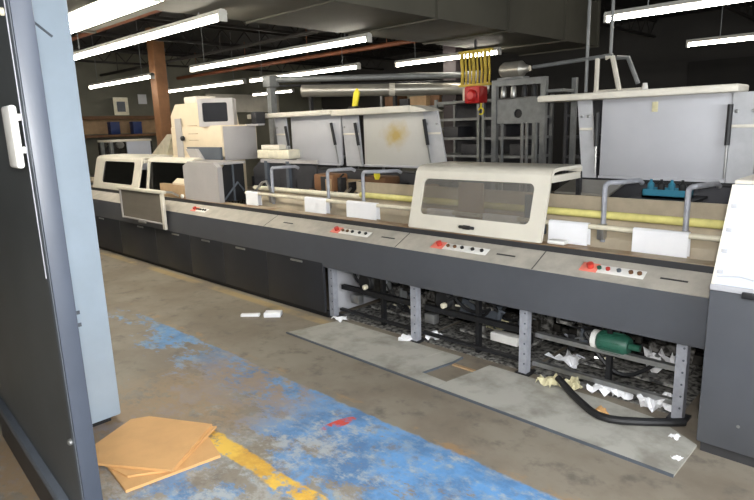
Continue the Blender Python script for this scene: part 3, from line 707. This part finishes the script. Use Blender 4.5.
part('back_sheet', MB().prism([(-5.90, .874), (-5.90, 1.2), (-5.75, 1.3), (-4.75, 1.3), (-4.75, .874)], 4.0, 4.02, 'y'), 'bin', t2, smooth=0)  # dark sheet added where only the shade of a gap shows
for x in (-5.62, -5.22): part('guard_post', MB().box(x, x+.05, 3.96, 3.998, .874, 1.3), 'slate', t2)
part('top_rail', MB().box(-5.7, -4.7, 3.97, 4.0, 1.28, 1.32), 'towerg', t2)
t2 = thing('pneumatic_box', 'cream oblong box on the guard just left of the two open lids', 'box', (-5.45, 4.1, 1.32))
part('case', MB().box(-5.85, -5.25, 4.03, 4.2, 1.3205, 1.42, .012), 'cream', t2)
part('case', MB().box(-5.80, -5.45, 4.06, 4.16, 1.42, 1.475, .008), 'lidst', t2)
part('stand', MB().box(-5.8, -5.75, 4.05, 4.18, .873, 1.3205).box(-5.35, -5.3, 4.05, 4.18, .873, 1.3205), 'dark', t2)

# ------------------------------------------------------------------ open lids
def lid_arm(x0, x1, z0, z1, t, slant=0):
    b = MB().prism([(x0, z0), (x1, z0), (x1-slant, z1), (x0-slant, z1)], 4.455, 4.475, 'y')
    a = part('lid_arm', b, 'arm', t, smooth=0)
    zm = z0+(z1-z0)*.62
    part('arm_hinge', MB().box(x0-slant*.6+.005, x1-slant*.6-.005, 4.445, 4.456, zm, zm+.02, .003), 'lidst', a)
    for x in (x0+.03-slant*.8, x1-.03-slant*.8):
        part('bolt', MB().lathe([(.012, 0), (.012, -.006), (.006, -.01)], (x, 4.455, z1-.12), 'y', 8), 'steel', a)
def strut(x, z0, z1, t, lean=0):
    s = part('gas_strut', MB().tube([(x-lean, 4.43, z1), (x-lean*.45, 4.43, z0+(z1-z0)*.45)], .017, 8), 'black', t)
    part('strut_rod', MB().tube([(x-lean*.45, 4.43, z0+(z1-z0)*.45), (x, 4.43, z0)], .008, 8), 'steel', s)
t = thing('machine_lid', 'large open grey lid with pale cap at the right of the machine', 'lid', (-1.5, 4.5, 1.21))
part('lid_panel', MB().box(-1.93, -1.06, 4.47, 4.50, 1.21, 1.80, .006), 'lid', t)
part('lid_cap', MB().box(-2.40, -1.0, 4.33, 4.60, 1.795, 1.845, .012), 'lidst', t, 'pale cream top cap')
part('bottom_fold', MB().box(-1.93, -1.06, 4.45, 4.485, 1.20, 1.225, .004), 'lid', t)
lid_arm(-2.06, -1.95, 1.20, 1.795, t, .06); lid_arm(-1.055, -.90, 1.20, 1.795, t, -.0)
lid_arm(-.895, -.80, 1.20, 1.795, t, -.0)
strut(-1.945, 1.24, 1.70, t); strut(-1.06, 1.24, 1.72, t)
part('sticker', MB().box(-1.565, -1.525, 4.462, 4.47, 1.69, 1.76, .002), 'paperold', t, 'torn pale sticker')
t = thing('machine_lid', 'open grey lid with long pale cap and unstained panel, left of the pair', 'lid', (-5.2, 4.5, 1.23))
part('lid_panel', MB().box(-5.74, -4.86, 4.47, 4.50, 1.24, 1.79, .006), 'lid', t)
part('lid_cap', MB().box(-6.45, -4.88, 4.33, 4.60, 1.785, 1.84, .012), 'lidst', t, 'pale cream top cap')
part('bottom_fold', MB().box(-5.74, -4.86, 4.45, 4.485, 1.23, 1.252, .004), 'lid', t)
lid_arm(-5.98, -5.76, 1.23, 1.785, t, .06)
strut(-5.72, 1.26, 1.68, t, .08); strut(-4.87, 1.26, 1.70, t, .10)
t = thing('machine_lid', 'open grey lid with yellow stained panel, right of the pair', 'lid', (-4.0, 4.5, 1.23))
part('lid_panel', MB().box(-4.50, -3.56, 4.47, 4.50, 1.24, 1.78, .006), 'stain', t, 'panel with a yellow glue stain')
part('lid_cap', MB().box(-4.875, -3.75, 4.34, 4.60, 1.77, 1.835, .012).prism([(-3.752, 1.77), (-3.752, 1.834), (-3.60, 1.80), (-3.52, 1.77)], 4.36, 4.58, 'y'), 'lidst', t, 'pale cream top cap')
part('bottom_fold', MB().box(-4.50, -3.56, 4.45, 4.485, 1.23, 1.252, .004), 'lid', t)
lid_arm(-4.77, -4.52, 1.23, 1.77, t, .05); lid_arm(-3.555, -3.38, 1.20, 1.775, t, .12)
strut(-4.51, 1.26, 1.69, t, .08); strut(-3.56, 1.26, 1.70, t, .08)

# ------------------------------------------------------------------ end cabinet and white cover
t = thing('control_cabinet', 'dark grey machine end cabinet at the right edge of the picture', 'cabinet', (0, 3.4, 0))
part('body', MB().box(-.735, 1.2, 3.0, 4.3, .06, .845, .008), 'apron', t)
part('plinth', MB().box(-.72, 1.2, 3.03, 4.28, 0, .06), 'strip', t, smooth=0)
part('top_plate', MB().box(-.735, 1.2, 3.0, 4.3, .8455, .875, .004), 'lid', t)
part('latch', MB().box(-.60, -.50, 2.98, 3.0, .83, .86, .006), 'black', t)
for x in (.1, .66): part('panel_seam', MB().box(x, x+.004, 2.998, 3.002, .07, .84), 'black', t)
part('screw', MB().lathe([(.008, 0), (.008, -.004), (.004, -.005)], (-.56, 2.999, .2), 'y', 8), 'steel', t)
t = thing('end_cover', 'large white plastic cover standing on the dark end cabinet at the right', 'cover', (0, 3.4, .875))
part('front_sheet', MB().prism([(-.725, .876), (-.675, 1.345), (1.15, 1.345), (1.15, .876)], 3.005, 3.035, 'y'), 'cover', t, smooth=0)
part('top_sheet', MB().box(-.675, 1.15, 3.004, 3.85, 1.346, 1.366, .006), 'lidst', t)
part('side_sheet', MB().prism([(-.725, .876), (-.70, .876), (-.65, 1.345), (-.675, 1.345)], 3.036, 3.85, 'y'), 'cover', t, smooth=0)
for z in (.93, 1.03, 1.13, 1.24): part('hinge_clip', MB().box(-.715+.106*(z-.9), -.69+.106*(z-.9), 2.997, 3.005, z, z+.018, .002), 'lid', t)
part('crease', MB().tube([(-.71, 3.004, .915), (-.62, 3.004, .925), (-.5, 3.004, .905), (-.3, 3.004, .92)], .003, 6), 'lid', t)
part('edge_trim', MB().prism([(-.731, .876), (-.716, .876), (-.666, 1.345), (-.681, 1.345)], 3.0, 3.005, 'y'), 'lidst', t)

# ------------------------------------------------------------------ background right of centre
# steel frame lift
t = thing('lift_frame', 'tall grey steel lift frame with a round-holed panel behind the glazed hood', 'frame', (-3.5, 6.2, 0))
fx0, fx1, fy = -3.86, -3.24, 6.0
for x in (fx0, fx1):
    part('upright', MB().box(x-.03, x+.03, fy-.03, fy+.03, 0, 2.12), 'rack', t, smooth=0)
part('cross_beam', MB().box(fx0+.03, fx1-.03, fy-.03, fy+.03, 2.05, 2.12), 'rack', t, smooth=0)
part('panel', MB().frame((fx0+.03, fx1-.03, 1.63, 1.90), (-3.60, -3.50, 1.69, 1.79), .005, .048, .012, Matrix.Translation((0, fy, 0)) @ Matrix.Rotation(PI/2, 4, 'X')), 'rack', t)
part('panel_back', MB().box(fx0+.03, fx1-.03, fy+.01, fy+.02, 1.63, 1.90), 'black', t, smooth=0)
for x in (-3.76, -3.50, -3.44, -3.32): part('guide_bar', MB().cyl((x, fy, 0), (x, fy, 1.64), .018, 10), 'steel' if x in (-3.50, -3.44) else 'rack', t)
for x in (-3.75, -3.62, -3.48, -3.36): part('cylinder', MB().lathe([(.03, 1.92), (.035, 1.94), (.03, 2.03), (.02, 2.05)], (x, fy, 0), 'z', 10), 'steel' if x < -3.5 else 'dark', t)
part('winch_motor', MB().lathe([(.06, -3.78), (.09, -3.74), (.09, -3.52), (.05, -3.48), (.03, -3.42)], (0, fy, 2.22), 'x', 16), 'zinc', t)
part('winch_bracket', MB().box(-3.80, -3.46, fy-.06, fy+.06, 2.12, 2.14), 'rack', t)
part('winch_stand', MB().box(-3.7, -3.56, fy-.04, fy+.04, 2.14, 2.2), 'rack', t)
part('side_mast', MB().box(-3.05, -3.0, fy+.25, fy+.30, 0, 2.1), 'rack', t, smooth=0)
part('side_tie', MB().box(-3.22, -3.02, fy+.0, fy+.27, 1.95, 1.98), 'rack', t, smooth=0)

t = thing('tube_frame', 'white tubular hoist frame hung from the ceiling above the big open lid', 'frame', (-2.4, 5.5, 2.0))
part('main_tube', MB().cyl((-3.1, 5.5, 2.18), (-2.30, 5.5, 2.215), .018, 8), 'rack', t)
part('upright', MB().cyl((-2.44, 5.5, 2.2), (-2.44, 5.5, 1.86), .022, 8), 'lidst', t)
part('leg', MB().tube([(-2.36, 5.5, 2.20), (-2.30, 5.5, 2.20), (-2.22, 5.5, 1.88)], .024, 8), 'lidst', t)
part('leg', MB().tube([(-2.26, 5.5, 2.19), (-2.16, 5.5, 2.18), (-2.06, 5.5, 1.95)], .02, 8), 'rack', t)
part('foot_bar', MB().cyl((-2.46, 5.5, 1.9), (-2.0, 5.5, 1.9), .016, 8), 'lidst', t)
part('end_knob', MB().lathe([(.02, 1.86), (.03, 1.90), (.02, 1.95)], (-2.0, 5.5, 0), 'z', 10), 'white', t)
for x in (-2.54, -2.32): part('drop_pipe', MB().cyl((x, 5.5, 2.2 if x > -2.5 else 1.9), (x, 5.5, ZC-.001), .016, 8), 'rack', t)

# chain hoist
t = thing('chain_hoist', 'red chain hoist with a yellow chain basket hanging from a beam', 'hoist', (-4.3, 6.6, 1.9))
part('hoist_body', MB().box(-4.66, -4.42, 6.5, 6.7, 1.90, 2.12, .025), 'red', t)
part('side_plate', MB().box(-4.70, -4.66, 6.52, 6.68, 1.94, 2.10, .01), 'cream', t)
part('end_cover', MB().lathe([(.075, 0), (.08, -.02), (.05, -.05)], (-4.53, 6.5, 2.0), 'y', 14), 'red', t)
part('lifting_hook', MB().tube(arc((-4.46, 6.6, 1.80), .04, PI*.9, -PI*.7, 10) , .012, 8), 'lime', t)
part('hook_chain', MB().cyl((-4.46, 6.6, 1.84), (-4.46, 6.6, 1.90), .012, 6), 'lime', t)
for k in range(8):
    x = -4.76+k*.06
    part('chain_strand', MB().tube([(x, 6.6, 2.14), (x+.008, 6.6, 2.3), (x-.006, 6.6, 2.45), (x, 6.6, 2.56)], .014 if k % 3 else .022, 6), 'hoist', t)
part('basket_rim', MB().box(-4.80, -4.30, 6.57, 6.63, 2.54, 2.57), 'hoist', t)
part('basket_rim', MB().box(-4.80, -4.30, 6.57, 6.63, 2.12, 2.15), 'hoist', t)
part('hanger', MB().cyl((-4.55, 6.6, 2.57), (-4.55, 6.6, 2.699), .015, 6), 'dark', t)
solo('support_column', MB().box(-5.86, -5.62, 7.62, 7.82, 0, ZC-.001, .008), 'col', (-5.74, 7.72, 0), 'dark purplish steel column left of the yellow chain basket', 'column')
t = thing('support_column', 'orange brown wooden column behind the low hoods at left', 'column', (-11.2, 5.55, 0))
part('shaft', MB().box(-11.30, -11.05, 5.45, 5.68, 0, ZC-.001, .01), 'wood', t)
part('base_sleeve', MB().box(-11.33, -11.02, 5.42, 5.71, 0, .5, .01), 'brown', t)

# overhead guide rail on posts
t = thing('guide_rail', 'grey horizontal guide rail on a post above the two open lids', 'rail', (-6.5, 6.5, 0))
part('rail_beam', MB().tube([(-7.55, 5.45, 2.38), (-5.25, 7.6, 2.36)], .045, 12), 'rack', t)
part('rail_beam', MB().tube([(-7.5, 5.55, 2.29), (-5.25, 7.65, 2.27)], .018, 8), 'dark', t)
part('post', MB().box(-7.54, -7.44, 5.45, 5.55, 0, 2.42), 'rack', t, smooth=0)
part('post', MB().box(-5.27, -5.21, 7.56, 7.62, 0, 2.40), 'rack', t, smooth=0)
part('end_clamp', MB().box(-7.58, -7.40, 5.41, 5.59, 2.27, 2.43, .01), 'rack', t)
part('end_clamp', MB().box(-5.33, -5.15, 7.5, 7.68, 2.25, 2.41, .01), 'rack', t)

# shelving
def rack(x0, x1, y, label, levels, depth=.5, m='rack', h=2.0, back='bin'):
    t = thing('shelving_rack', label, 'shelf', ((x0+x1)/2, y+depth/2, 0), 'steel shelving racks at the back')
    for x in (x0, x1-.04):
        for yy in (y, y+depth-.04): part('post', MB().box(x, x+.04, yy, yy+.04, 0, h), m, t, smooth=0)
    for z in levels: part('shelf', MB().box(x0+.04, x1-.04, y, y+depth, z, z+.035), m, t, smooth=0)
    part('back_sheet', MB().box(x0+.04, x1-.04, y+depth-.012, y+depth-.004, .05, h-.02), back, t, smooth=0)
    return t
LV = [.12, .5, .85, 1.17, 1.42, 1.69, 1.93]
rack(-5.55, -4.76, 7.0, 'open steel shelving rack left of the lift frame', LV)
rack(-4.72, -3.9, 7.0, 'dark steel shelving rack directly beside the lift frame', LV)
rack(-3.6, -2.6, 7.2, 'dark steel shelving rack right of the lift frame', LV, m='bin')
rack(-8.9, -7.7, 7.0, 'low dark shelving rack behind the rail post', [.12, .6, 1.1, 1.5, 1.75], h=1.8)
rack(-7.6, -5.65, 8.0, 'long shelving rack loaded with boxes behind the open lids', [.12, .6, 1.1, 1.55, 1.93], h=2.25, back='wall')
def carton(x, y, z, w, d, h, m, label, grp, name='carton', cat='box'):
    t = thing(name, label, cat, (x+w/2, y+d/2, z), grp)
    part('body', MB().box(x, x+w, y, y+d, z, z+h, .006), m, t)
    part('rim', MB().box(x-.004, x+w+.004, y-.004, y+d+.004, z+h-.03, z+h-.012), m, t)
names = ['first', 'second', 'third', 'fourth', 'fifth', 'sixth']
xs = [-7.5, -7.15, -6.9, -6.45, -6.2, -5.95]
for i, (w, h, m) in enumerate(((.28, .2, 'brown'), (.2, .14, 'bin'), (.36, .17, 'tan'), (.2, .22, 'brown'), (.18, .15, 'bin'), (.22, .19, 'tan'))):
    carton(xs[i], 8.02, 1.9655, w, .3, h, m, '%s box from the left on the top shelf behind the open lids' % names[i], 'boxes on the long rack')
for i, (x, z) in enumerate(((-5.42, 1.4555), (-5.1, 1.2055), (-4.62, 1.4555), (-4.3, 1.2055))):
    carton(x, 7.05, z, .26, .36, .15, 'bin', ['dark bin on the upper shelf of the rack left of the hoist line', 'dark bin on the lower shelf of the rack left of the hoist line', 'dark bin on the upper shelf of the rack next to the lift frame', 'dark bin on the lower shelf of the rack next to the lift frame'][i], 'dark bins on the racks', 'storage_bin', 'bin')
# zinc drum line behind the lids
t = thing('sheet_roll', 'dull zinc sheet roll on stands below the hanging guide rail', 'roll', (-6.2, 6.7, 0))
pa, pb_ = Vector((-7.15, 5.80, 2.20)), Vector((-5.1, 7.75, 2.16))
def along(u): return pa+(pb_-pa)*u
part('drum', MB().tube([along(0), along(.004), along(.996), along(1)], .09, 24, taper=[.06, .09, .09, .06]), 'zinc', t)
for u in (.05, .5, .93):
    q = along(u); part('stand', MB().box(q.x-.025, q.x+.025, q.y-.025, q.y+.025, 0, q.z-.085), 'dark', t, smooth=0)
part('pale_band', MB().tube([along(.47), along(.50)], .095, 24), 'lidst', t, 'pale band around the roll')  # paler ring around the middle of the drum
t = thing('warning_tag', 'bright yellow hanging tag above the two open lids', 'tag', (-5.37, 5.2, 1.9))
part('tag_body', MB().prism([(-5.43, 1.90), (-5.35, 1.90), (-5.30, 2.06), (-5.34, 2.11), (-5.39, 2.06)], 5.2, 5.225, 'y'), 'lime', t, smooth=0)
part('tag_foot', MB().box(-5.47, -5.34, 5.17, 5.25, 1.845, 1.90, .01), 'black', t)
part('stem', MB().cyl((-5.39, 5.21, 0), (-5.39, 5.21, 1.85), .012, 8), 'dark', t)

# ------------------------------------------------------------------ far left background
t = thing('wall_board', 'brown and tan shelf board across the far left wall', 'shelf', (-14.8, 6, 1.5))
part('upper_rail', MB().box(-14.99, -14.75, 4.9, 7.6, 2.0, 2.08), 'brown', t, smooth=0)
part('back_board', MB().box(-14.99, -14.94, 4.9, 7.6, 1.66, 2.0), 'tan', t, smooth=0)
part('lower_shelf', MB().box(-14.99, -14.55, 4.9, 7.6, 1.58, 1.64), 'brown', t, smooth=0)
for i, y in enumerate((5.95, 6.50)):
    carton(-14.85, y, 1.6405, .2, .22, .30, 'blue', ['left blue bin on the wall shelf at far left', 'right blue bin on the wall shelf at far left'][i], 'blue bins on the wall shelf', 'storage_bin', 'bin')
for y, z, w, h, m, lab in ((5.0, 2.02, .24, .34, 'tan', 'tan notice on the far left wall nearest the blue cabinet'),
                           (6.1, 2.10, .36, .42, 'cream', 'framed cream notice in the middle of the far left wall'),
                           (6.85, 2.38, .22, .24, 'paper', 'white paper sheet pinned on the wall beside the wooden column')):
    t = thing('wall_notice', lab, 'notice', (-14.98, y+w/2, z), 'notices on the far left wall')
    part('sheet', MB().box(-14.72 if z < 2.2 and z > 2.05 else -14.985, -14.70 if z < 2.2 and z > 2.05 else -14.97, y, y+w, z, z+h), m, t, smooth=0)
    if m == 'cream': part('picture', MB().box(-14.70, -14.695, y+.08, y+w-.08, z+.08, z+h-.1), 'slate', t, smooth=0)
solo('wall_glow_panel', MB().box(-14.99, -14.9, 8.75, 11.2, 2.16, 2.66, .01), 'lidst', (-14.95, 9.97, 2.16), 'pale panel standing in for the bright glow on the far wall behind the guide rail post', 'panel')  # pale colour stands in for the glow on the far wall
t = thing('workbench', 'white fronted workbench left of the wooden column', 'bench', (-11.8, 5.3, 0))
part('worktop', MB().box(-12.1, -11.5, 4.62, 5.44, 1.50, 1.54), 'lidst', t, smooth=0)
part('front_panel', MB().box(-11.56, -11.52, 4.95, 5.42, .2, 1.5), 'cover', t, smooth=0)
part('leg', MB().box(-12.05, -11.99, 4.64, 4.70, 0, 1.5), 'rack', t); part('leg', MB().box(-12.05, -11.99, 5.36, 5.42, 0, 1.5), 'rack', t)
part('leg', MB().box(-11.62, -11.56, 4.64, 4.70, 0, 1.5), 'rack', t)
t = thing('folding_unit', 'dark small machine with rollers below the blue bins at far left', 'machine', (-13.7, 5.85, 0))
part('body', MB().box(-13.9, -13.5, 5.3, 6.4, 1.15, 1.55, .02), 'grime', t)
for k in range(5): part('roller', MB().cyl((-13.49, 5.4+k*.22, 1.35+.06*(k % 2)), (-13.42, 5.4+k*.22, 1.35+.06*(k % 2)), .08, 14), 'steel' if k % 2 else 'dark', t)
part('stand', MB().box(-13.85, -13.55, 5.35, 6.35, 0, 1.15), 'bin', t, smooth=0)
t = thing('feed_bench', 'pale low bench behind the far left hoods', 'bench', (-10, 4.6, 0))
part('worktop', MB().box(-10.9, -8.6, 4.62, 5.2, 1.20, 1.25), 'cream', t, smooth=0)
for x in (-10.8, -8.7):
    for y in (4.68, 5.1): part('leg', MB().box(x-.03, x+.03, y-.03, y+.03, 0, 1.2), 'rack', t, smooth=0)
t = thing('slanted_chute', 'cream slanted chute leaning beside the wooden column', 'chute', (-9.8, 4.9, 1.25))
part('chute', MB().prism([(-10.15, 1.2515), (-9.55, 1.2515), (-9.28, 1.62), (-9.45, 1.62)], 4.75, 4.95, 'y'), 'cream', t, smooth=0)
part('bracket', MB().box(-9.2, -9.1, 4.72, 4.82, 1.2515, 1.55), 'brown', t)

# ------------------------------------------------------------------ camera, world, render look
cam = bpy.data.cameras.new('camera'); cam.sensor_fit = 'HORIZONTAL'; cam.sensor_width = 36; cam.lens = 585/754*36; cam.clip_start = .05
co = bpy.data.objects.new('camera', cam); COL.objects.link(co); scene.camera = co
R3 = Matrix(((.72020342, -.12256298, .6828509), (.69311185, .16974758, -.70055815), (-.03004979, .97783643, .20720264)))
co.matrix_world = Matrix.Translation((0, 0, 1.65)) @ R3.to_4x4()
w = bpy.data.worlds.new('world'); scene.world = w; w.use_nodes = True
w.node_tree.nodes['Background'].inputs['Color'].default_value = (.75, .87, 1, 1); w.node_tree.nodes['Background'].inputs['Strength'].default_value = .6
vs = scene.view_settings; vs.view_transform = 'Standard'; vs.look = 'None'; vs.exposure = .12; vs.gamma = 1; vs.use_curve_mapping = False
scene.cycles.use_denoising = True
scene.cycles.max_bounces = 8; scene.cycles.transparent_max_bounces = 12
